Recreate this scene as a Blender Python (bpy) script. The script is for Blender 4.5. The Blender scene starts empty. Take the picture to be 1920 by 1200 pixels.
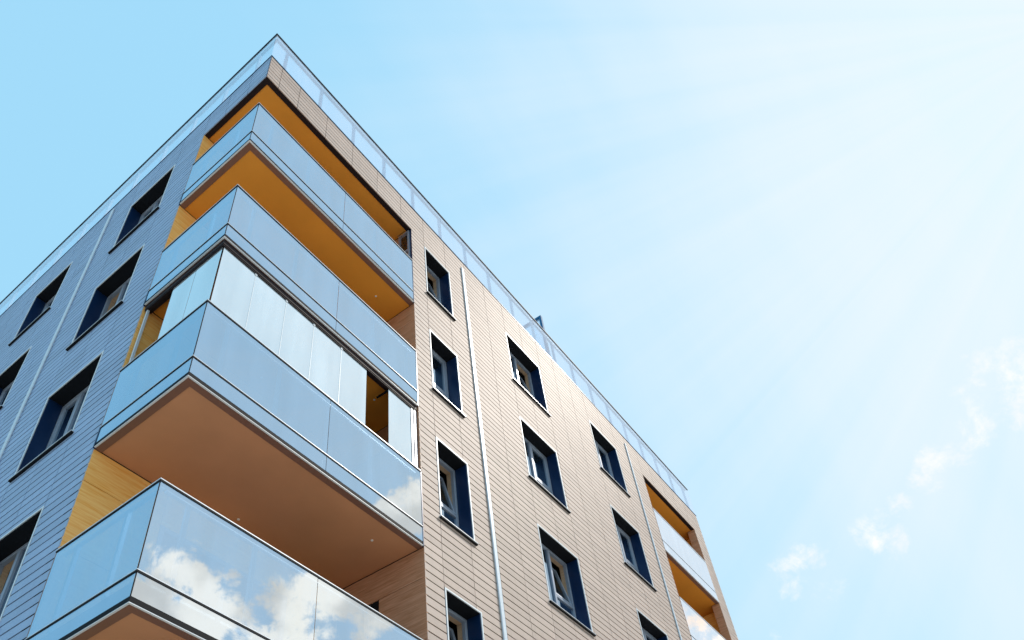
import bpy, bmesh, math, random
from mathutils import Vector, Matrix
R = math.radians
random.seed(7)
scene = bpy.context.scene
col = scene.collection

# ------------------------------------------------------------------ camera
CX, CY, CZ = -3.203, -5.822, 1.6
YAW, PITCH, ROLL, F = 0.649, 0.775, -0.047, 1521.976
SHX, SHY = -162.243, 231.547
cam_d = bpy.data.cameras.new('camera'); cam = bpy.data.objects.new('camera', cam_d); col.objects.link(cam)
fw = Vector((math.cos(PITCH)*math.cos(YAW), math.cos(PITCH)*math.sin(YAW), math.sin(PITCH)))
r0 = Vector((math.sin(YAW), -math.cos(YAW), 0)); u0 = r0.cross(fw)
rr = math.cos(ROLL)*r0 + math.sin(ROLL)*u0; uu = -math.sin(ROLL)*r0 + math.cos(ROLL)*u0
m = Matrix((rr, uu, -fw)).transposed().to_4x4(); m.translation = (CX, CY, CZ)
cam.matrix_world = m
cam_d.sensor_width = 36; cam_d.lens = F/1920*36
cam_d.shift_x = -SHX/1920; cam_d.shift_y = SHY/1920
cam_d.clip_start = 0.05; cam_d.clip_end = 4000
scene.camera = cam

def ray(px, py):
    return ((px-960-SHX)*rr - (py-600-SHY)*uu + F*fw).normalized()

# ------------------------------------------------------------------ light
SUN_AZ, SUN_EL = -30, 48
sdir = Vector((math.cos(R(SUN_EL))*math.cos(R(SUN_AZ)), math.cos(R(SUN_EL))*math.sin(R(SUN_AZ)), math.sin(R(SUN_EL))))
ld = bpy.data.lights.new('sun', 'SUN'); ld.energy = 2.0; ld.angle = R(0.5); ld.color = (1.0, 0.92, 0.82)
lo = bpy.data.objects.new('sun', ld); col.objects.link(lo); lo.rotation_euler = sdir.to_track_quat('Z', 'Y').to_euler()
vs = scene.view_settings
vs.view_transform = 'Standard'; vs.look = 'None'; vs.gamma = 1; vs.use_curve_mapping = False
vs.exposure = 0.75

W = bpy.data.worlds.new('World'); scene.world = W; W.use_nodes = True
nt = W.node_tree; nt.nodes.clear()
def wn(t, **k):
    n = nt.nodes.new(t)
    for a, b in k.items(): setattr(n, a, b)
    return n
def put(sock, v):
    if hasattr(v, 'is_output') or isinstance(v, bpy.types.NodeSocket): nt.links.new(v, sock)
    else: sock.default_value = v
def wmath(op, a, b=None, c=None, clamp=False):
    n = wn('ShaderNodeMath', operation=op, use_clamp=clamp)
    put(n.inputs[0], a)
    if b is not None: put(n.inputs[1], b)
    if c is not None: put(n.inputs[2], c)
    return n.outputs[0]
def wrange(v, a, b, c=0.0, d=1.0, smooth=True):
    n = wn('ShaderNodeMapRange', interpolation_type='SMOOTHSTEP' if smooth else 'LINEAR')
    put(n.inputs['Value'], v)
    for k, x in (('From Min', a), ('From Max', b), ('To Min', c), ('To Max', d)): n.inputs[k].default_value = x
    return n.outputs[0]
def wmix(f, a, b, bt='MIX'):
    n = wn('ShaderNodeMix', data_type='RGBA', blend_type=bt)
    put(n.inputs['Factor'], f); put(n.inputs['A'], a); put(n.inputs['B'], b)
    return n.outputs['Result']
def wdot(vec, d):
    n = wn('ShaderNodeVectorMath', operation='DOT_PRODUCT'); put(n.inputs[0], vec); n.inputs[1].default_value = d
    return n.outputs['Value']
tc = wn('ShaderNodeTexCoord'); D = tc.outputs['Generated']
sky = wn('ShaderNodeTexSky', sky_type='NISHITA', sun_disc=False)
sky.sun_elevation = R(SUN_EL); sky.sun_rotation = R(90 - SUN_AZ)
sky.air_density = 1.0; sky.dust_density = 0.8; sky.ozone_density = 1.6; sky.altitude = 100
base = wmix(1.0, sky.outputs[0], (7.6, 8.0, 8.2, 1), 'DARKEN')
base = wmix(0.78, base, (3.35, 6.6, 8.7, 1))          # thin even haze over the whole sky
# thin bright veil of high cloud on the sun's side of the sky
n1 = wn('ShaderNodeTexNoise'); n1.inputs['Scale'].default_value = 1.6; n1.inputs['Detail'].default_value = 5; put(n1.inputs['Vector'], D)
mp = wn('ShaderNodeMapping'); mp.inputs['Rotation'].default_value = (0.4, 0.5, 0.3); mp.inputs['Scale'].default_value = (1.0, 7.0, 1.6); put(mp.inputs['Vector'], D)
n2 = wn('ShaderNodeTexNoise'); n2.inputs['Scale'].default_value = 1.3; n2.inputs['Detail'].default_value = 4; put(n2.inputs['Vector'], mp.outputs[0])
vd = wdot(D, ray(2250, 250))
vd = wmath('ADD', vd, wmath('MULTIPLY', wmath('SUBTRACT', n1.outputs[0], 0.5), 0.10))
# faint pale streaks fanning out from the sun's side
sa = (Vector((0, 0, 1)) - sdir*sdir.z).normalized(); sb = sdir.cross(sa)
ang = wmath('ARCTAN2', wdot(D, sa), wdot(D, sb))
cmb = wn('ShaderNodeCombineXYZ'); put(cmb.inputs[0], wmath('MULTIPLY', ang, 9.0)); put(cmb.inputs[1], wmath('MULTIPLY', wdot(D, sdir), 2.0))
n4 = wn('ShaderNodeTexNoise'); n4.inputs['Scale'].default_value = 1.0; n4.inputs['Detail'].default_value = 4; put(n4.inputs['Vector'], cmb.outputs[0])
vd = wmath('ADD', vd, wmath('MULTIPLY', wmath('SUBTRACT', n4.outputs[0], 0.5), 0.17))
vd = wmath('ADD', vd, wmath('MULTIPLY', wmath('SUBTRACT', n2.outputs[0], 0.5), 0.16))
VEIL = wrange(vd, 0.56, 1.14, 0.0, 0.97)
base = wmix(VEIL, base, (6.7, 7.3, 7.75, 1))
# cumulus and wisps, each at its own place on the sky
def cloud(blobs, lo_, hi_, scale, colr, dens, prev, det=10, dark=0.72):
    n = wn('ShaderNodeTexNoise'); n.inputs['Scale'].default_value = scale; n.inputs['Detail'].default_value = det
    n.inputs['Roughness'].default_value = 0.66; n.inputs['Distortion'].default_value = 0.25; put(n.inputs['Vector'], D)
    mask = None
    for d, rad in blobs:
        d = Vector(d).normalized()
        b = wrange(wdot(D, d), math.cos(R(rad)), 1.0)
        mask = b if mask is None else wmath('MAXIMUM', mask, b)
    v = wmath('ADD', wmath('MULTIPLY', wmath('SUBTRACT', n.outputs[0], 0.5), 4.0), wmath('MULTIPLY', mask, 1.15))
    v = wrange(v, lo_, hi_)
    v = wmath('MULTIPLY', v, wmath('MULTIPLY', wrange(mask, 0.0, 0.35), dens))
    shade = wn('ShaderNodeTexNoise'); shade.inputs['Scale'].default_value = scale*0.8; shade.inputs['Detail'].default_value = 6; put(shade.inputs['Vector'], D)
    c = wmix(wrange(shade.outputs[0], 0.38, 0.62), tuple(x*dark for x in colr[:3])+(1,), colr)
    return wmix(v, prev, c)
mir = lambda px, py: ray(px, py) * Vector((1, -1, 1))
cum = [(mir(350, 1105), 4.6), (mir(300, 1120), 3.6), (mir(410, 1150), 3.4), (mir(435, 1085), 1.2), (mir(540, 1170), 5.0), (mir(480, 1190), 4.0), (mir(748, 955), 3.6), (mir(650, 1110), 3.6), (mir(690, 1150), 3.0),
       ((0.50, -0.80, 0.36), 16), ((0.15, -0.9, 0.40), 14), ((0.8, -0.5, 0.30), 12), ((-0.6, -0.7, 0.25), 14), ((0.88, -0.20, 0.42), 9)]
base = cloud(cum, 0.62, 1.12, 14.0, (16.5, 13.4, 10.6, 1), 0.93, base, 13, 0.62)
wis = [(ray(1525, 1085), 3.4), (ray(1500, 1100), 2.0), (ray(1735, 905), 1.6), (ray(1745, 875), 1.8), (ray(1765, 850), 1.8), (ray(1800, 828), 2.6), (ray(1850, 780), 2.6), (ray(1900, 768), 2.8), (ray(1830, 745), 2.2), (ray(1895, 672), 2.6), (ray(1692, 950), 1.6), (ray(1440, 1205), 2.2), (ray(1650, 1000), 2.6), (ray(1840, 700), 2.0)]
base = cloud(wis, 0.78, 2.1, 26.0, (8.3, 8.1, 7.9, 1), 0.95, base, 12, 0.95)
bg = wn('ShaderNodeBackground'); put(bg.inputs[0], base); bg.inputs[1].default_value = 0.078
out = wn('ShaderNodeOutputWorld'); nt.links.new(bg.outputs[0], out.inputs[0])

# ------------------------------------------------------------------ materials
MATS = {}
def newmat(name):
    mt = bpy.data.materials.new(name); mt.use_nodes = True; MATS[name] = mt
    t = mt.node_tree; return mt, t, t.nodes['Principled BSDF']
def simple(name, c, rough=0.5, metal=0.0, var=0.08, scale=6.0, spec=0.5, bump=0.0, stretch=(1, 1, 1)):
    mt, t, b = newmat(name)
    tcn = t.nodes.new('ShaderNodeTexCoord'); mp = t.nodes.new('ShaderNodeMapping'); mp.inputs['Scale'].default_value = stretch
    t.links.new(tcn.outputs['Object'], mp.inputs[0])
    n = t.nodes.new('ShaderNodeTexNoise'); n.inputs['Scale'].default_value = scale; n.inputs['Detail'].default_value = 6
    t.links.new(mp.outputs[0], n.inputs['Vector'])
    mx = t.nodes.new('ShaderNodeMix'); mx.data_type = 'RGBA'
    mx.inputs['A'].default_value = tuple(x*(1-var) for x in c)+(1,); mx.inputs['B'].default_value = tuple(min(1, x*(1+var)) for x in c)+(1,)
    t.links.new(n.outputs[0], mx.inputs['Factor']); t.links.new(mx.outputs['Result'], b.inputs['Base Color'])
    b.inputs['Roughness'].default_value = rough; b.inputs['Metallic'].default_value = metal; b.inputs['Specular IOR Level'].default_value = spec
    if bump:
        bp = t.nodes.new('ShaderNodeBump'); bp.inputs['Strength'].default_value = bump; bp.inputs['Distance'].default_value = 0.01
        t.links.new(n.outputs[0], bp.inputs['Height']); t.links.new(bp.outputs[0], b.inputs['Normal'])
    return mt
def cladding(name, c, rough, spec):
    mt, t, b = newmat(name)
    at = t.nodes.new('ShaderNodeAttribute'); at.attribute_name = 'pv'
    tcn = t.nodes.new('ShaderNodeTexCoord')
    n = t.nodes.new('ShaderNodeTexNoise'); n.inputs['Scale'].default_value = 30; n.inputs['Detail'].default_value = 5
    n.inputs['Roughness'].default_value = 0.7
    t.links.new(tcn.outputs['Object'], n.inputs['Vector'])
    st = t.nodes.new('ShaderNodeMapping'); st.inputs['Scale'].default_value = (3.5, 3.5, 0.35); t.links.new(tcn.outputs['Object'], st.inputs[0])
    n3 = t.nodes.new('ShaderNodeTexNoise'); n3.inputs['Scale'].default_value = 2.0; n3.inputs['Detail'].default_value = 6; t.links.new(st.outputs[0], n3.inputs['Vector'])
    a = t.nodes.new('ShaderNodeMath'); a.operation = 'MULTIPLY_ADD'; t.links.new(at.outputs['Fac'], a.inputs[0]); a.inputs[1].default_value = 0.16; a.inputs[2].default_value = 0.72
    b2 = t.nodes.new('ShaderNodeMath'); b2.operation = 'MULTIPLY_ADD'; t.links.new(n.outputs[0], b2.inputs[0]); b2.inputs[1].default_value = 0.16; t.links.new(a.outputs[0], b2.inputs[2])
    b3 = t.nodes.new('ShaderNodeMath'); b3.operation = 'MULTIPLY_ADD'; t.links.new(n3.outputs[0], b3.inputs[0]); b3.inputs[1].default_value = 0.24; t.links.new(b2.outputs[0], b3.inputs[2])
    mx = t.nodes.new('ShaderNodeVectorMath'); mx.operation = 'SCALE'; mx.inputs[0].default_value = c; t.links.new(b3.outputs[0], mx.inputs['Scale'])
    t.links.new(mx.outputs[0], b.inputs['Base Color'])
    b.inputs['Roughness'].default_value = rough; b.inputs['Specular IOR Level'].default_value = spec
    bp = t.nodes.new('ShaderNodeBump'); bp.inputs['Strength'].default_value = 0.15; bp.inputs['Distance'].default_value = 0.003
    t.links.new(n.outputs[0], bp.inputs['Height']); t.links.new(bp.outputs[0], b.inputs['Normal'])
    return mt
def wood(name, c1, c2, rough=0.4):
    mt, t, b = newmat(name)
    tcn = t.nodes.new('ShaderNodeTexCoord'); mp = t.nodes.new('ShaderNodeMapping'); mp.inputs['Scale'].default_value = (1.3, 1.3, 26)
    t.links.new(tcn.outputs['Object'], mp.inputs[0])
    n = t.nodes.new('ShaderNodeTexNoise'); n.inputs['Scale'].default_value = 1.6; n.inputs['Detail'].default_value = 8; n.inputs['Distortion'].default_value = 0.6
    n.inputs['Roughness'].default_value = 0.65
    t.links.new(mp.outputs[0], n.inputs['Vector'])
    r = t.nodes.new('ShaderNodeValToRGB'); t.links.new(n.outputs[0], r.inputs[0])
    r.color_ramp.elements[0].position = 0.32; r.color_ramp.elements[0].color = c1+(1,)
    r.color_ramp.elements[1].position = 0.66; r.color_ramp.elements[1].color = c2+(1,)
    v = t.nodes.new('ShaderNodeTexVoronoi'); v.inputs['Scale'].default_value = 2.3; mp2 = t.nodes.new('ShaderNodeMapping'); mp2.inputs['Scale'].default_value = (1, 1, 1.8)
    t.links.new(tcn.outputs['Object'], mp2.inputs[0]); t.links.new(mp2.outputs[0], v.inputs['Vector'])
    kn = t.nodes.new('ShaderNodeMapRange'); kn.inputs['From Min'].default_value = 0.02; kn.inputs['From Max'].default_value = 0.05; kn.inputs['To Min'].default_value = 0.35
    t.links.new(v.outputs['Distance'], kn.inputs['Value'])
    mx = t.nodes.new('ShaderNodeVectorMath'); mx.operation = 'SCALE'; t.links.new(r.outputs[0], mx.inputs[0]); t.links.new(kn.outputs[0], mx.inputs['Scale'])
    t.links.new(mx.outputs[0], b.inputs['Base Color']); b.inputs['Roughness'].default_value = rough
    return mt
def glass(name, refl, refl_c, trans_c, milk_c, milk, wav=0.0, rough=0.0):
    # coated glass: mirror-like coat over a partly clear, partly milky body
    mt, t, b = newmat(name); t.nodes.remove(b)
    o = t.nodes['Material Output']
    g = t.nodes.new('ShaderNodeBsdfGlossy'); g.inputs['Color'].default_value = refl_c+(1,); g.inputs['Roughness'].default_value = rough
    tr = t.nodes.new('ShaderNodeBsdfTransparent'); tr.inputs['Color'].default_value = trans_c+(1,)
    df = t.nodes.new('ShaderNodeBsdfDiffuse'); df.inputs['Color'].default_value = milk_c+(1,)
    m1 = t.nodes.new('ShaderNodeMixShader'); m1.inputs[0].default_value = milk; t.links.new(tr.outputs[0], m1.inputs[1]); t.links.new(df.outputs[0], m1.inputs[2])
    if milk:      # faint vertical smears on the panes
        tc0 = t.nodes.new('ShaderNodeTexCoord'); mp0 = t.nodes.new('ShaderNodeMapping'); mp0.inputs['Scale'].default_value = (3.0, 3.0, 0.5)
        n0 = t.nodes.new('ShaderNodeTexNoise'); n0.inputs['Scale'].default_value = 0.9; n0.inputs['Detail'].default_value = 5
        r0_ = t.nodes.new('ShaderNodeMapRange'); r0_.inputs['From Min'].default_value = 0.35; r0_.inputs['From Max'].default_value = 0.65
        r0_.inputs['To Min'].default_value = milk*0.75; r0_.inputs['To Max'].default_value = min(1.0, milk*1.2)
        t.links.new(tc0.outputs['Object'], mp0.inputs[0]); t.links.new(mp0.outputs[0], n0.inputs['Vector']); t.links.new(n0.outputs[0], r0_.inputs['Value']); t.links.new(r0_.outputs[0], m1.inputs[0])
    lw = t.nodes.new('ShaderNodeLayerWeight'); lw.inputs['Blend'].default_value = 0.35
    mr = t.nodes.new('ShaderNodeMapRange'); mr.inputs['To Min'].default_value = refl; mr.inputs['To Max'].default_value = 0.96
    t.links.new(lw.outputs['Fresnel'], mr.inputs['Value'])
    m2 = t.nodes.new('ShaderNodeMixShader'); t.links.new(mr.outputs[0], m2.inputs[0]); t.links.new(m1.outputs[0], m2.inputs[1]); t.links.new(g.outputs[0], m2.inputs[2])
    if wav:
        tcn = t.nodes.new('ShaderNodeTexCoord'); n = t.nodes.new('ShaderNodeTexNoise'); n.inputs['Scale'].default_value = 0.8; n.inputs['Detail'].default_value = 1
        t.links.new(tcn.outputs['Object'], n.inputs['Vector'])
        bp = t.nodes.new('ShaderNodeBump'); bp.inputs['Strength'].default_value = 1.0; bp.inputs['Distance'].default_value = wav
        t.links.new(n.outputs[0], bp.inputs['Height']); t.links.new(bp.outputs[0], g.inputs['Normal'])
    t.links.new(m2.outputs[0], o.inputs[0])
    return mt

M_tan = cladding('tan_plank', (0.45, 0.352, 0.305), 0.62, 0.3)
M_skytint = cladding('sky_tinted_plank', (0.29, 0.39, 0.57), 0.5, 0.5)  # same planks as the tan ones, blue sky light painted into the colour
M_gap = simple('dark_gap', (0.010, 0.007, 0.008), 0.9, spec=0.05)
M_alu = simple('pale_aluminium', (0.62, 0.66, 0.72), 0.35, 0.3, 0.06, 20)
M_white = simple('white_trim', (0.66, 0.70, 0.75), 0.4, 0.0, 0.05, 12)
M_black = simple('black_gasket', (0.008, 0.009, 0.012), 0.7, spec=0.12)
M_navy = simple('navy_metal', (0.005, 0.025, 0.085), 0.30, 0.2, 0.15, 3, 0.5)
M_frame = simple('grey_frame', (0.30, 0.34, 0.42), 0.35, 0.2, 0.08, 10)
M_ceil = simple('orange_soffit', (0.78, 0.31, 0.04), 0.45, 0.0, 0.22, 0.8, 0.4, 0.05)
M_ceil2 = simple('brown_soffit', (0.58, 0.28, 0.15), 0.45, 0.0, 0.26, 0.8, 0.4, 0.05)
M_edge = simple('brown_edge_strip', (0.20, 0.10, 0.075), 0.4, 0.0, 0.1, 3)
M_beam = simple('dark_beam', (0.016, 0.009, 0.011), 0.6, 0.0, 0.2, 2, 0.2)
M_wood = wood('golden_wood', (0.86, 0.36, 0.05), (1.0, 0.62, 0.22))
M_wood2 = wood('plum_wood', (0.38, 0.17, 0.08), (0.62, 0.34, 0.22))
M_lining = wood('tan_lining', (0.42, 0.27, 0.17), (0.58, 0.40, 0.26))
M_conc = simple('floor_slab', (0.35, 0.33, 0.30), 0.8, 0.0, 0.1, 4)
M_room = simple('room_wall', (0.10, 0.09, 0.085), 0.9, 0.0, 0.1, 2)
M_pipe = simple('white_pipe', (0.58, 0.64, 0.71), 0.35, 0.0, 0.06, 5)
M_teal = simple('teal_frame', (0.02, 0.13, 0.28), 0.7, 0.0, 0.1, 6, 0.2)
M_rail = simple('dark_rail', (0.012, 0.022, 0.035), 0.6, 0.0, 0.1, 5, 0.2)
M_bar = simple('pale_blue_bar', (0.58, 0.70, 0.84), 0.5, 0.0, 0.05, 5)
M_lampw = simple('lamp_white', (0.85, 0.85, 0.85), 0.4)
G_bal = glass('balustrade_glass', 0.50, (0.70, 0.86, 1.0), (0.50, 0.68, 0.86), (0.20, 0.33, 0.50), 0.50, 0.0006)
G_glz = glass('glazing_glass', 0.60, (0.94, 0.98, 1.0), (0.7, 0.8, 0.9), (0.66, 0.72, 0.76), 0.80, 0.0006)
G_par = glass('parapet_glass', 0.16, (0.92, 0.95, 1.0), (0.84, 0.92, 1.0), (0.72, 0.78, 0.95), 0.22, 0.0)
G_win = glass('window_glass', 0.42, (0.75, 0.88, 1.0), (0.20, 0.28, 0.36), (0.02, 0.04, 0.07), 0.35, 0.0004)
G_end = glass('pale_balustrade_glass', 0.62, (0.96, 0.97, 1.0), (0.6, 0.7, 0.8), (0.70, 0.72, 0.80), 0.70, 0.0006)
G_clear = glass('clear_side', 0.0, (1, 1, 1), (0.96, 0.98, 0.99), (1, 1, 1), 0.0)
MATS['clear_side'].node_tree.nodes['Map Range'].inputs['To Max'].default_value = 0.15

# ------------------------------------------------------------------ helpers
BOX_F = ((0, 3, 2, 1), (4, 5, 6, 7), (0, 1, 5, 4), (1, 2, 6, 5), (2, 3, 7, 6), (3, 0, 4, 7))
class MB:
    def __init__(self, T=None): self.v = []; self.f = []; self.c = []; self.T = T
    def pt(self, p): return tuple(self.T(*p)) if self.T else p
    def box(self, a, b, cv=0.5, mtx=None):
        i = len(self.v)
        x0, y0, z0 = (min(a[k], b[k]) for k in range(3)); x1, y1, z1 = (max(a[k], b[k]) for k in range(3))
        P = [(x0, y0, z0), (x1, y0, z0), (x1, y1, z0), (x0, y1, z0), (x0, y0, z1), (x1, y0, z1), (x1, y1, z1), (x0, y1, z1)]
        if mtx: P = [tuple(mtx @ Vector(p)) for p in P]
        self.v += [self.pt(p) for p in P]
        for f in BOX_F: self.f.append(tuple(i+k for k in f)); self.c.append(cv)
    def cyl(self, c, r, z0, z1, n=20, taper=1.0):
        i = len(self.v)
        for zz, q in ((z0, r), (z1, r*taper)):
            for k in range(n):
                a = 2*math.pi*k/n; self.v.append(self.pt((c[0]+q*math.cos(a), c[1]+q*math.sin(a), zz)))
        for k in range(n): self.f.append((i+k, i+(k+1) % n, i+n+(k+1) % n, i+n+k)); self.c.append(0.5)
        self.f.append(tuple(i+k for k in range(n))[::-1]); self.f.append(tuple(i+n+k for k in range(n))); self.c += [0.5, 0.5]
    def mesh(self, name, mat, bevel=0.0):
        me = bpy.data.meshes.new(name); me.from_pydata(self.v, [], self.f); me.materials.append(mat)
        coated = mat.name.endswith('glass')
        if coated:                                   # the coat is on the outer side only, the other sides are clear
            me.materials.append(MATS['clear_side'])
            me.update()
            vs_ = [Vector(v) for v in self.v]
            for p0 in range(0, len(self.f), 6):
                fs = self.f[p0:p0+6]
                ext = [max(vs_[i][k] for i in fs[0]+fs[1]) - min(vs_[i][k] for i in fs[0]+fs[1]) for k in range(3)]
                thin = 0 if ext[0] < ext[1] else 1
                cs = [sum((vs_[i] for i in f), Vector())/4 for f in fs]
                best = min(range(6), key=lambda q: cs[q][thin])
                for q in range(6): me.polygons[p0+q].material_index = 0 if q == best else 1
        at = me.attributes.new('pv', 'FLOAT', 'FACE')
        for k, x in enumerate(self.c): at.data[k].value = x
        bm = bmesh.new(); bm.from_mesh(me)
        bmesh.ops.recalc_face_normals(bm, faces=bm.faces)
        if bevel: bmesh.ops.bevel(bm, geom=list(bm.edges), offset=bevel, segments=1, affect='EDGES')
        bm.to_mesh(me); bm.free()
        return me
    def build(self, name, mat, parent=None, bevel=0.0, label=None):
        o = bpy.data.objects.new(name, self.mesh(name, mat, bevel)); col.objects.link(o); o.parent = parent
        if label: o['label'] = label
        return o
def tr_right(u, d, z): return (u, d, z)      # facade plane y = 0, depth goes +y
def tr_left(u, d, z): return (d, u, z)       # facade plane x = 0, depth goes +x

def subtract(rects, h):
    res = []
    for (a, b, c, d) in rects:
        e, f, g, k = h
        if e >= b or f <= a or g >= d or k <= c: res.append((a, b, c, d)); continue
        if c < g: res.append((a, b, c, g))
        if k < d: res.append((a, b, k, d))
        lo2, hi2 = max(c, g), min(d, k)
        if a < e: res.append((a, e, lo2, hi2))
        if f < b: res.append((f, b, lo2, hi2))
    return res

# ------------------------------------------------------------------ setting
gm, gt, gb = newmat('paving')
tcn = gt.nodes.new('ShaderNodeTexCoord')
br = gt.nodes.new('ShaderNodeTexBrick'); br.inputs['Scale'].default_value = 1.0
br.inputs['Color1'].default_value = (0.52, 0.47, 0.40, 1); br.inputs['Color2'].default_value = (0.46, 0.42, 0.36, 1); br.inputs['Mortar'].default_value = (0.2, 0.18, 0.16, 1)
br.inputs['Mortar Size'].default_value = 0.008; br.inputs['Brick Width'].default_value = 0.6; br.inputs['Row Height'].default_value = 0.3
gt.links.new(tcn.outputs['Object'], br.inputs['Vector']); gt.links.new(br.outputs[0], gb.inputs['Base Color']); gb.inputs['Roughness'].default_value = 0.85
g = MB(); g.v = [(-900, -900, 0), (900, -900, 0), (900, 900, 0), (-900, 900, 0)]; g.f = [(0, 1, 2, 3)]; g.c = [0.5]
go = g.build('ground', gm); go['kind'] = 'structure'

# ------------------------------------------------------------------ the building
B = bpy.data.objects.new('apartment_building', None); col.objects.link(B)
B['label'] = 'modern apartment block with tan plank cladding, blue sky light painted into its shaded side, glass corner balconies and orange soffits'
B['category'] = 'apartment building'
XE, YE = 19.24, 13.6
ZT = 18.56
FL = {5: 0.0, 4: 3.0, 3: 6.0, 2: 9.08, 1: 12.08}
WT, WB_ = 17.418, 15.643
COLR = {'A': (4.776, 5.674), 'B': (7.922, 9.424), 'C': (11.896, 13.376)}
COLL = {'L': (2.657, 4.135), 'M': (6.208, 7.670), 'N': (9.76, 11.23)}
LZ = 17.594; LR = 4.32; LL = 1.82; D0, D1 = 15.05, 18.53
holes_r = [(-1, LR, 2.7, LZ), (D0, D1, 2.7, LZ)]
holes_l = [(-1, LL, 2.7, LZ)]
for f_, o_ in FL.items():
    for a, b in COLR.values(): holes_r.append((a, b, WB_-o_, WT-o_))
    for a, b in COLL.values(): holes_l.append((a, b, WB_-o_, WT-o_))

def clad(T, umax, holes, joints, mat, label):
    mb = MB(T); P = 3.0/21
    us = [0.006]+joints+[umax]
    k = 0; z1 = ZT
    while z1 > 0.1:
        z0 = max(z1-P, 0.05)
        for a, b in zip(us[:-1], us[1:]):
            a2, b2 = a+0.005, b-0.005
            rects = [(a2, b2, z0+0.011, z1-0.011)]
            for h in holes: rects = subtract(rects, (h[0]-0.002, h[1]+0.002, h[2]-0.002, h[3]+0.002))
            cv = random.random()
            for r_ in rects:
                if r_[1]-r_[0] > 0.01 and r_[3]-r_[2] > 0.008:
                    dd = random.uniform(-0.0012, 0.0012)
                    mb.box((r_[0], dd, r_[2]), (r_[1], 0.0175, r_[3]), cv)
        z1 -= P
    mb.build('facade_cladding', mat, B, label=label)
    wb = MB(T); rects = [(0.02, umax, 0.0, ZT-0.01)]
    for h in holes: rects = subtract(rects, (h[0]-0.045, h[1]+0.045, h[2], h[3]+0.3) if h[1]-h[0] > 1.6 else h)
    for r_ in rects: wb.box((r_[0], 0.02, r_[2]), (r_[1], 0.24, r_[3]))
    wb.build('wall', M_gap, B)
jr = [4.76+0.79*k for k in range(-5, 19)]; jr = [0.31]+jr; jr = [j for j in jr if j < XE-0.1]
jl = [0.80+0.72*0]+[1.84+0.775*k for k in range(0, 16)]; jl = [j for j in jl if j < YE-0.1]
jl = sorted(set([0.55, 1.2]+[1.84]+[2.65+0.775*k for k in range(0, 14)]))
clad(tr_right, XE, holes_r, jr, M_tan, 'tan horizontal plank cladding of the long sunlit facade')
clad(tr_left, YE, holes_l, jl, M_skytint, 'horizontal plank cladding of the shaded side facade, blue sky light painted into its colour')
# far faces, roof, inner core
e = MB(); e.box((XE-0.02, 0.03, 0), (XE+0.0, YE, ZT-0.02)); e.box((0.03, YE-0.02, 0), (XE-0.03, YE, ZT-0.02)); e.build('rear_wall', M_tan, B)
rf = MB(); rf.box((0.06, 0.06, 18.38), (XE-0.06, YE-0.06, 18.50)); rf.build('roof', M_conc, B)
cp = MB(); cp.box((-0.012, -0.012, ZT), (XE+0.01, 0.22, ZT+0.022)); cp.box((-0.012, 0.221, ZT), (0.22, YE, ZT+0.022)); cp.build('coping', M_navy, B)
ct = MB(); ct.box((-0.008, -0.008, LZ+0.01), (0.005, 0.005, ZT-0.001)); ct.build('corner_trim', M_navy, B)
ic = MB()
ic.box((6.0-1.2, 2.6, 0), (XE-0.6, 2.7, 18.3)); ic.box((2.6, 4.2-1.9+0.5, 0), (2.7, YE-0.6, 18.3))
for z in (0.1, 3.0, 6.03, 9.13, 12.13, 15.13): ic.box((LR+0.25, 0.26, z-0.25), (XE-0.05, 2.59, z)); ic.box((0.26, LL+0.25, z-0.25), (2.59, YE-0.05, z))
for x in (6.9, 10.7, 14.6): ic.box((x, 0.26, 0.2), (x+0.1, 2.58, 18.3))
for y in (5.2, 8.8): ic.box((0.26, y, 0.2), (2.58, y+0.1, 18.3))
ic.build('interior_wall', M_room, B)

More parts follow.
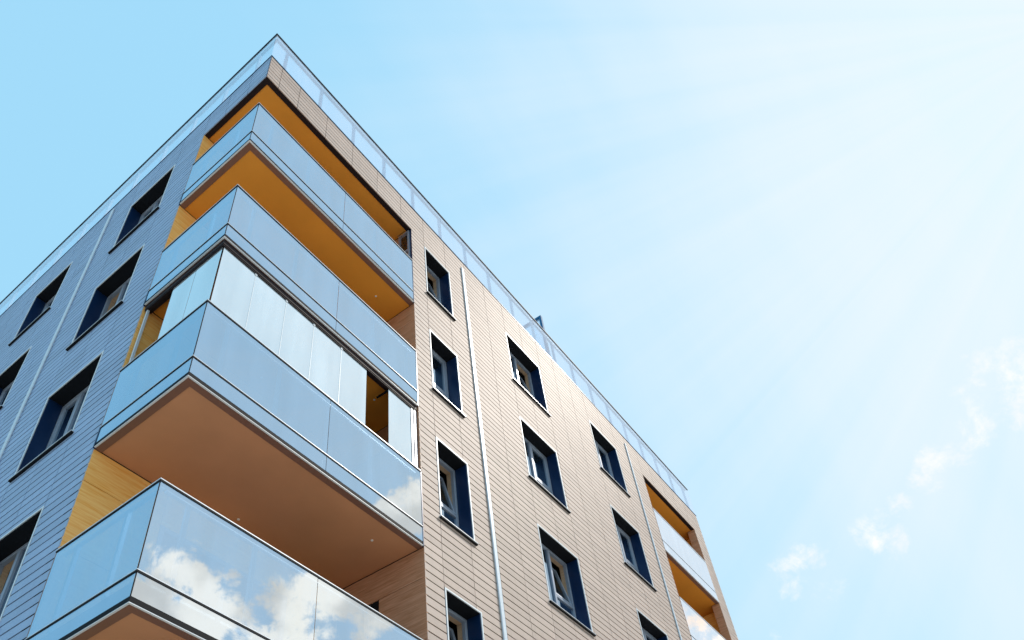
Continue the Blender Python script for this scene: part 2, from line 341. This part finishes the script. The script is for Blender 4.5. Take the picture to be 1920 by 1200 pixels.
# ---- windows
WC = {}
def cached(key, fn):
    if key not in WC: WC[key] = fn()
    return WC[key]
def window(side, u0, u1, zb, zt, mull, tilt, label=None):
    T = tr_right if side == 'r' else tr_left
    W_, H_ = u1-u0, zt-zb
    key = (side, round(W_, 3), round(H_, 3), mull, tilt)
    t = 0.04; FD = 0.25
    loc = Vector(T(u0, 0, zb))
    def add(name, meshfn, mat_key, parent, lab=None):
        me = cached(key+(name, mat_key), meshfn)
        o = bpy.data.objects.new(name, me); col.objects.link(o); o.parent = parent
        if lab: o['label'] = lab
        return o
    def reveal():
        mb = MB(T); a = 0.028
        mb.box((a, 0.012, 0.03), (a+0.012, FD, H_-a)); mb.box((W_-a-0.012, 0.012, 0.03), (W_-a, FD, H_-a))
        mb.box((a+0.012, 0.012, 0.03), (W_-a-0.012, FD, 0.042))
        mb.box((0.0, 0.03, 0.0), (0.028, FD+0.12, H_)); mb.box((W_-0.028, 0.03, 0.0), (W_, FD+0.12, H_)); mb.box((0.028, 0.03, H_-0.028), (W_-0.028, FD+0.12, H_)); mb.box((0.028, 0.03, 0.0), (W_-0.028, FD+0.12, 0.029))
        return mb.mesh('window', M_navy)
    w = add('window', reveal, 'w', B, label); w.location = loc
    def head():
        mb = MB(T); mb.box((0.041, 0.012, H_-0.040), (W_-0.041, FD, H_-0.028)); return mb.mesh('head', M_black)
    add('head', head, 'k', w)
    def trim():
        mb = MB(T); q = 0.024
        mb.box((-0.004, -0.006, -0.002), (q, 0.011, H_+0.004)); mb.box((W_-q, -0.006, -0.002), (W_+0.004, 0.011, H_+0.004)); mb.box((q, -0.006, H_-q), (W_-q, 0.011, H_+0.004))
        return mb.mesh('trim', M_white, 0.002)
    add('trim', trim, 't', w)
    def sill():
        mb = MB(T); mb.box((-0.035, -0.042, -0.035), (W_+0.035, 0.0, -0.008)); mb.box((0.0, 0.0, -0.02), (W_, 0.24, -0.003))
        return mb.mesh('sill', M_black, 0.003)
    s = add('sill', sill, 's', w)
    def nose():
        mb = MB(T); mb.box((-0.038, -0.046, -0.0075), (W_+0.038, 0.002, 0.006)); mb.box((0.045, 0.003, 0.0), (W_-0.045, 0.235, 0.028))
        return mb.mesh('sill', M_alu, 0.002)
    add('sill', nose, 'n', w)
    i0, i1, j0, j1 = 0.045, W_-0.045, 0.045, H_-0.045
    def frame():
        mb = MB(T); b = 0.055; d0, d1 = FD-0.002, FD+0.065
        mb.box((i0, d0, j0), (i0+b, d1, j1)); mb.box((i1-b, d0, j0), (i1, d1, j1)); mb.box((i0+b, d0, j1-b), (i1-b, d1, j1)); mb.box((i0+b, d0, j0), (i1-b, d1, j0+b))
        if mull: mb.box((mull-0.035, d0-0.004, j0+b), (mull+0.035, d1, j1-b))
        k0 = (mull+0.035) if mull else i0+b
        mb.box((k0, d0+0.004, 0.62), (i1-b, d1, 0.67))
        return mb.mesh('frame', M_frame, 0.004)
    add('frame', frame, 'f', w)
    # panes (fixed lights)
    k0 = (mull+0.036) if mull else i0+0.056
    def fixed_pane():
        mb = MB(T); y = FD+0.03
        if mull: mb.box((i0+0.055, y, j0+0.055), (mull-0.035, y+0.008, j1-0.055))
        mb.box((k0, y, j0+0.055), (i1-0.055, y+0.008, 0.62))
        return mb.mesh('pane', G_win)
    add('pane', fixed_pane, 'p', w)
    sw = i1-0.055-k0; sh = j1-0.055-0.67
    mt = Matrix.Identity(4)
    if tilt: mt = Matrix.Translation((0, FD+0.03, 0.675)) @ Matrix.Rotation(R(-13), 4, 'X') @ Matrix.Translation((0, -(FD+0.03), -0.675))
    def sash():
        mb = MB(T); b = 0.05; d0, d1 = FD+0.004, FD+0.06
        a0, a1, c0, c1 = k0+0.003, i1-0.058, 0.674, j1-0.06
        if tilt: c1 -= 0.01
        for p, q in (((a0, d0, c0), (a0+b, d1, c1)), ((a1-b, d0, c0), (a1, d1, c1)), ((a0+b, d0, c1-b), (a1-b, d1, c1)), ((a0+b, d0, c0), (a1-b, d1, c0+b))): mb.box(p, q, 0.5, mt)
        return mb.mesh('sash', M_frame, 0.004)
    add('sash', sash, 'h', w, 'sash tilted open inwards' if tilt else None)
    def spane():
        mb = MB(T); b = 0.05
        mb.box((k0+b, FD+0.03, 0.674+b), (i1-0.058-b, FD+0.038, j1-0.07-b), 0.5, mt)
        return mb.mesh('pane', G_win)
    add('pane', spane, 'q', w)
    if tilt:
        def liner():
            mb = MB(T); d0, d1 = FD+0.066, FD+0.15; b = 0.03
            mb.box((k0-0.02, d0, 0.6), (k0, d1, j1)); mb.box((i1-0.055, d0, 0.6), (i1-0.055+b, d1, j1)); mb.box((k0, d0, j1-0.055), (i1-0.055, d1, j1-0.055+b))
            return mb.mesh('wooden_lining', M_lining)
        add('wooden_lining', liner, 'l', w)
TILT = {('A', 5), ('A', 3), ('A', 2), ('B', 5), ('B', 3), ('L', 4), ('L', 2)}
for f_, o_ in FL.items():
    for c_, (a, b) in COLR.items():
        window('r', a, b, WB_-o_, WT-o_, None if c_ == 'A' else 0.75, (c_, f_) in TILT)
    for c_, (a, b) in COLL.items():
        window('l', a, b, WB_-o_, WT-o_, 0.9, (c_, f_) in TILT)

# ---- downpipes
def pipe(T, u, w, ztop, round_=True):
    mb = MB(T)
    mb.box((u-w/2, -0.03, 0.0), (u+w/2, 0.001, ztop))
    for z in (1.5, 4.5, 7.5, 10.55, 13.5, 16.5): mb.box((u-w/2-0.003, -0.033, z), (u+w/2+0.003, 0.001, z+0.03))
    mb.build('downpipe', M_pipe, B, 0.008)
pipe(tr_right, 6.245, 0.10, 18.24); pipe(tr_right, 14.22, 0.06, 18.24); pipe(tr_left, 5.08, 0.11, 18.33)

# ---- roof railing (glass parapet)
rl = MB(); ZP = 19.70
rl.box((-0.03, -0.03, ZP-0.012), (XE-0.02, 0.012, ZP+0.018)); rl.box((-0.03, 0.0125, ZP-0.012), (0.012, YE, ZP+0.018))
rail = rl.build('roof_railing', M_rail, B)
RJ = [(-0.016, 1.4), (1.405, 3.45), (3.455, 5.48), (5.485, 7.55), (7.555, 9.62), (9.625, 11.69), (11.695, 13.76), (13.765, 15.83), (15.835, 17.5), (17.505, XE-0.02)]
for a, b in RJ:
    p = MB(); p.box((a, -0.016, ZT+0.024), (b, -0.004, ZP-0.013)); p.build('glass_panel', G_par, rail)
for k in range(7):
    a = -0.003+k*2.05
    p = MB(); p.box((-0.016, a, ZT+0.024), (-0.004, min(a+2.045, YE), ZP-0.013)); p.build('glass_panel', G_par, rail)
for k in range(19):
    u = 0.37+1.03*k
    if u < XE-0.1: p = MB(); p.box((u-0.03, 0.03, ZT+0.022), (u+0.03, 0.08, ZP-0.06)); p.build('post', M_bar, rail)
for k in range(13):
    u = 0.55+1.03*k; p = MB(); p.box((0.03, u-0.03, ZT+0.022), (0.08, u+0.03, ZP-0.06)); p.build('post', M_bar, rail)
p = MB(); p.box((0.09, 0.03, ZP-0.06), (XE-0.1, 0.08, ZP-0.01)); p.box((0.03, 0.03, ZP-0.06), (0.08, YE-0.1, ZP-0.01)); p.build('inner_rail', M_bar, rail)

# roof terrace privacy screen sticking up above the parapet
ps = MB(); x, y0_, y1_, zt_ = 10.5, 0.12, 1.7, 20.87
ps.box((x, y0_, 18.51), (x+0.10, y0_+0.07, zt_)); ps.box((x, y1_, 18.51), (x+0.07, y1_+0.06, zt_)); ps.box((x, y0_+0.07, zt_-0.08), (x+0.10, y1_, zt_)); ps.box((x, y0_+0.06, 18.6), (x+0.07, y1_, 18.66))
pso = ps.build('privacy_screen', M_teal, B, 0.004, label='teal framed glass screen rising above the roof edge')
p = MB(); p.box((x+0.03, y0_+0.06, 18.66), (x+0.04, y1_, zt_-0.06)); p.build('pane', G_par, pso)

# ---- corner balconies
BT, BJ, BB = 16.274, 15.16, 14.808
def ring(mb, o, i, z0, z1, xe=4.29, ye=LL-0.01, dd=0.0):
    """L-shaped bar along both outer edges of the corner balcony"""
    mb.box((o, o, z0), (xe, i, z1)); mb.box((o, i, z0), (i, ye, z1))
def corner_balcony(o_):
    t, j, b = BT-o_, BJ-o_, BB-o_
    sl = MB(); sl.box((0.115, 0.115, b+0.012), (LR-0.001, LL-0.001, b+0.28))
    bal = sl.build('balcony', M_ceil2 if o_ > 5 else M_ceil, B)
    p = MB(); ring(p, 0.012, 0.112, b+0.002, b+0.27, LR-0.002, LL-0.002); p.build('edge_beam', M_edge, bal)
    p = MB(); ring(p, -0.016, 0.010, b-0.002, b+0.009); p.build('edge_trim', M_white, bal, 0.002)
    p = MB(); ring(p, -0.013, 0.010, b+0.0095, b+0.070); p.build('gasket', M_black, bal)
    p = MB(); ring(p, -0.022, 0.004, j+0.001, j+0.012); p.build('rail', M_alu, bal, 0.002)
    p = MB(); ring(p, -0.0205, 0.004, j-0.022, j+0.0005); p.build('gasket', M_black, bal)
    p = MB(); ring(p, -0.024, 0.03, t+0.002, t+0.018); p.build('rail', M_alu, bal, 0.003)
    p = MB(); ring(p, -0.022, 0.004, t-0.020, t+0.0015); p.build('gasket', M_black, bal)
    for z0, z1 in ((b+0.071, j-0.023), (j+0.017, t-0.021)):
        for a, c in ((-0.006, 2.247), (2.255, 4.28)):
            p = MB(); p.box((a, -0.014, z0), (c, -0.003, z1)); p.build('glass_panel', G_bal, bal)
        p = MB(); p.box((-0.014, -0.002, z0), (-0.003, LL-0.03, z1)); p.build('glass_panel', G_bal, bal)
    p = MB(); p.box((-0.015, -0.015, b+0.05), (-0.007, -0.007, t-0.003)); p.build('corner_seal', M_black, bal)
    p = MB(); p.box((-0.014, LL-0.028, j+0.017), (0.012, LL-0.006, t-0.02)); p.build('end_post', M_edge, bal)
    p = MB(); p.box((-0.022, LL-0.028, b-0.004), (0.012, LL-0.006, j-0.0)); p.build('end_bracket', M_navy, bal)
    p = MB(); p.box((4.283, -0.02, b-0.004), (4.30, 0.012, t-0.003)); p.build('end_bracket', M_navy, bal)
    for u in (0.42, 1.35, 2.28, 3.2, 4.1):
        p = MB(); p.box((u-0.025, 0.05, b+0.285), (u+0.025, 0.09, t-0.04)); p.build('post', M_alu, bal)
    for u in (0.6, 1.5):
        p = MB(); p.box((0.05, u-0.025, b+0.285), (0.09, u+0.025, t-0.04)); p.build('post', M_alu, bal)
    p = MB(); p.box((0.12, 0.05, t-0.04), (4.28, 0.09, t-0.015)); p.box((0.05, 0.05, t-0.04), (0.09, LL-0.04, t-0.015)); p.build('inner_rail', M_alu, bal)
    for x, y in ((2.13, 1.54), (3.71, 0.47)):
        p = MB(); p.cyl((x, y), 0.02, b+0.003, b+0.0118); p.build('ceiling_light', M_lampw, bal)
    return bal
bal = {}
for f_, o_ in FL.items(): bal[f_] = corner_balcony(o_)
# top ceiling with dark perimeter beam
p = MB(); p.box((0.125, 0.125, LZ+0.02), (LR+0.0, LL+0.0, LZ+0.3)); top = p.build('loggia_ceiling', M_ceil, B)
p = MB(); ring(p, 0.004, 0.124, LZ+0.004, LZ+0.3, LR-0.002, LL-0.002); p.build('beam', M_beam, top)
# loggia walls: golden wood on the left return, plum wood on the right return
def loggia_walls(z0, z1, first):
    seams = [z1-0.52]
    while seams[-1]-1.0 > z0: seams.append(seams[-1]-1.0)
    zs = [z1]+seams+[z0]
    lw = MB()
    for a, b in zip(zs[1:], zs[:-1]):
        lw.box((0.004, LL-0.0, a+0.004), (1.15, LL+0.03, b-0.004)); lw.box((3.4, LL, a+0.004), (LR-0.003, LL+0.03, b-0.004))
        if b == z1: lw.box((1.16, LL, a+0.004), (3.39, LL+0.03, b-0.004))
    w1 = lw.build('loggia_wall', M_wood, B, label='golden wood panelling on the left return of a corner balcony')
    p = MB(); p.box((0.004, LL+0.031, z0), (LR+0.1, LL+0.2, z1)); p.build('backing', M_gap, w1)
    p = MB(); dz = zs[1]-0.004
    p.box((1.16, LL-0.01, z0+0.02), (1.22, LL+0.03, dz)); p.box((3.33, LL-0.01, z0+0.02), (3.39, LL+0.03, dz)); p.box((1.22, LL-0.01, dz-0.06), (3.33, LL+0.03, dz)); p.box((2.24, LL-0.01, z0+0.02), (2.3, LL+0.03, dz-0.06)); bd = p.build('balcony_door', M_frame, B)
    p = MB(); p.box((1.22, LL+0.01, z0+0.05), (2.24, LL+0.018, dz-0.06)); p.box((2.3, LL+0.01, z0+0.05), (3.33, LL+0.018, dz-0.06)); p.build('pane', G_win, bd)
    rw = MB()
    for a, b in zip(zs[1:], zs[:-1]):
        if b == z1 or first:
            rw.box((LR, 0.36 if first else 0.004, a+0.004), (LR+0.03, LL-0.004, b-0.004))
        else:
            rw.box((LR, 0.004, a+0.004), (LR+0.03, 0.87, b-0.004)); rw.box((LR, 1.72, a+0.004), (LR+0.03, LL-0.004, b-0.004))
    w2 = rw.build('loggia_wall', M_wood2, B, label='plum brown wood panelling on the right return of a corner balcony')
    p = MB(); p.box((LR+0.031, 0.02, z0), (LR+0.2, LL+0.03, z1)); p.build('backing', M_gap, w2)
    if not first:
        p = MB(); p.box((LR+0.012, 0.875, z0), (LR+0.02, 1.715, dz)); p.build('side_door', M_black, B)
levels = [LZ]+[BB-o_ for o_ in FL.values()]
for k, z1 in enumerate(levels[:5]):
    loggia_walls(levels[k+1]+0.29, z1, k == 0)
# tilted side window at the right end of the top loggia
p = MB(); y0_, y1_, z0_, z1_ = 0.06, 0.35, 15.7, 17.57
for q in (((LR-0.03, y0_, z0_), (LR+0.03, y0_+0.04, z1_)), ((LR-0.03, y1_-0.03, z0_), (LR+0.03, y1_, z1_)), ((LR-0.03, y0_+0.04, z1_-0.05), (LR+0.03, y1_-0.03, z1_)), ((LR-0.03, y0_+0.04, 16.78), (LR+0.03, y1_-0.03, 16.84))): p.box(*q)
sw_ = p.build('side_window', M_frame, B, label='narrow tilted side window at the right end of the top balcony')
p = MB(); mt_ = Matrix.Translation((LR, 0, 16.85)) @ Matrix.Rotation(R(-9), 4, 'Y') @ Matrix.Translation((-LR, 0, -16.85))
p.box((LR-0.012, y0_+0.045, 16.85), (LR+0.0, y1_-0.035, 17.48), 0.5, mt_); p.box((LR-0.012, y0_+0.045, 15.75), (LR, y1_-0.035, 16.77)); p.build('pane', G_win, sw_)
p = MB(); p.box((LR+0.001, 0.004, 15.1), (LR+0.03, 0.055, LZ-0.002)); p.build('jamb', M_navy, sw_)

# ---- glazing that closes the third floor balcony
t3, s4 = BT-6.0+0.03, BB-3.0
g = MB(); ring(g, 0.02, 0.13, s4-0.10, s4-0.003, 4.29, LL-0.03); ring(g, 0.028, 0.075, s4-0.125, s4-0.1005, 4.29, LL-0.03)
glz = g.build('balcony_glazing', M_beam, B, label='frameless folding glazing closing the middle balcony')
p = MB(); ring(p, 0.032, 0.07, t3-0.004, t3+0.012, 4.28, LL-0.03); p.build('track', M_alu, glz)
zt3 = s4-0.128
for a, b in ((0.062, 0.655), (0.662, 1.265), (1.272, 1.845), (1.852, 2.455), (2.462, 3.05), (3.59, 4.15)):
    p = MB(); p.box((a, 0.046, t3+0.014), (b, 0.056, zt3)); p.build('pane', G_glz, glz)
for a, b in ((0.062, 0.615), (0.622, 1.14)):
    p = MB(); p.box((0.046, a, t3+0.014), (0.056, b, zt3)); p.build('pane', G_glz, glz)
for u in (0.658, 1.268, 1.848, 2.458):
    p = MB(); p.box((u-0.005, 0.042, t3+0.014), (u+0.005, 0.060, zt3)); p.box((u-0.02, 0.036, zt3-0.03), (u+0.02, 0.041, zt3+0.02)); p.build('clip', M_white, glz)
p = MB(); p.box((4.16, 0.035, t3+0.014), (4.20, 0.085, zt3)); p.box((4.23, 0.03, t3+0.014), (4.29, 0.09, zt3)); p.build('end_frame', M_frame, glz)
p = MB(); p.box((0.04, LL-0.085, t3+0.014), (0.075, LL-0.05, zt3+0.02)); p.build('end_pole', M_pipe, glz)
p = MB(); p.box((3.575, 0.07, zt3-0.05), (3.60, 0.30, zt3-0.02)); p.build('handle', M_black, glz)

# ---- loggias at the far right end
def end_loggia(o_, z_up):
    t, j, b = BT-o_, BJ-o_, BB-o_
    p = MB(); p.box((D0+0.002, 0.115, b+0.012), (XE-0.2, 1.6, b+0.28)); bl = p.build('balcony', M_ceil, B)
    p = MB(); p.box((D0+0.002, 0.02, b+0.0), (D1-0.002, 0.112, b+0.27)); p.build('edge_beam', M_edge, bl)
    p = MB(); p.box((D0+0.005, -0.012, b), (D1-0.005, 0.018, b+0.018)); p.box((D0+0.005, -0.010, j-0.0), (D1-0.005, 0.012, j+0.014)); p.build('rail', M_alu, bl)
    p = MB(); p.box((D0+0.005, -0.014, t), (D1-0.005, 0.03, t+0.022)); p.build('rail', M_alu, bl)
    p = MB(); p.box((D0+0.005, -0.005, j-0.018), (D1-0.005, 0.012, j-0.001)); p.build('gasket', M_black, bl)
    for z0, z1 in ((b+0.02, j-0.02), (j+0.016, t-0.002)):
        p = MB(); p.box((D0+0.006, -0.004, z0), (D1-0.006, 0.008, z1)); p.build('glass_panel', G_end, bl)
    z0 = b+0.285; zs = [z_up, z_up-0.45, z_up-1.45, z0]
    p = MB()
    for lo3, hi3 in zip(zs[1:], zs[:-1]): p.box((D1+0.001, 0.004, lo3+0.004), (D1+0.18, 0.24, hi3-0.004))
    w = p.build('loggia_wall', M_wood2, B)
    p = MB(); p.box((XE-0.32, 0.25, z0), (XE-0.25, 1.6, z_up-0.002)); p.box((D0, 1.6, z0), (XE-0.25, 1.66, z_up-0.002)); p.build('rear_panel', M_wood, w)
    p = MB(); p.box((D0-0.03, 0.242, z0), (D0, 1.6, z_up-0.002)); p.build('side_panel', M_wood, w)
for k, o_ in enumerate(FL.values()):
    end_loggia(o_, LZ if k == 0 else levels[k])
p = MB(); p.box((D0, 0.125, LZ+0.01), (XE-0.2, 1.66, LZ+0.2)); tc2 = p.build('loggia_ceiling', M_ceil, B)
p = MB(); p.box((D0, 0.004, LZ+0.004), (D1, 0.124, LZ+0.2)); p.build('beam', M_beam, tc2)
# floor that closes the lowest loggias
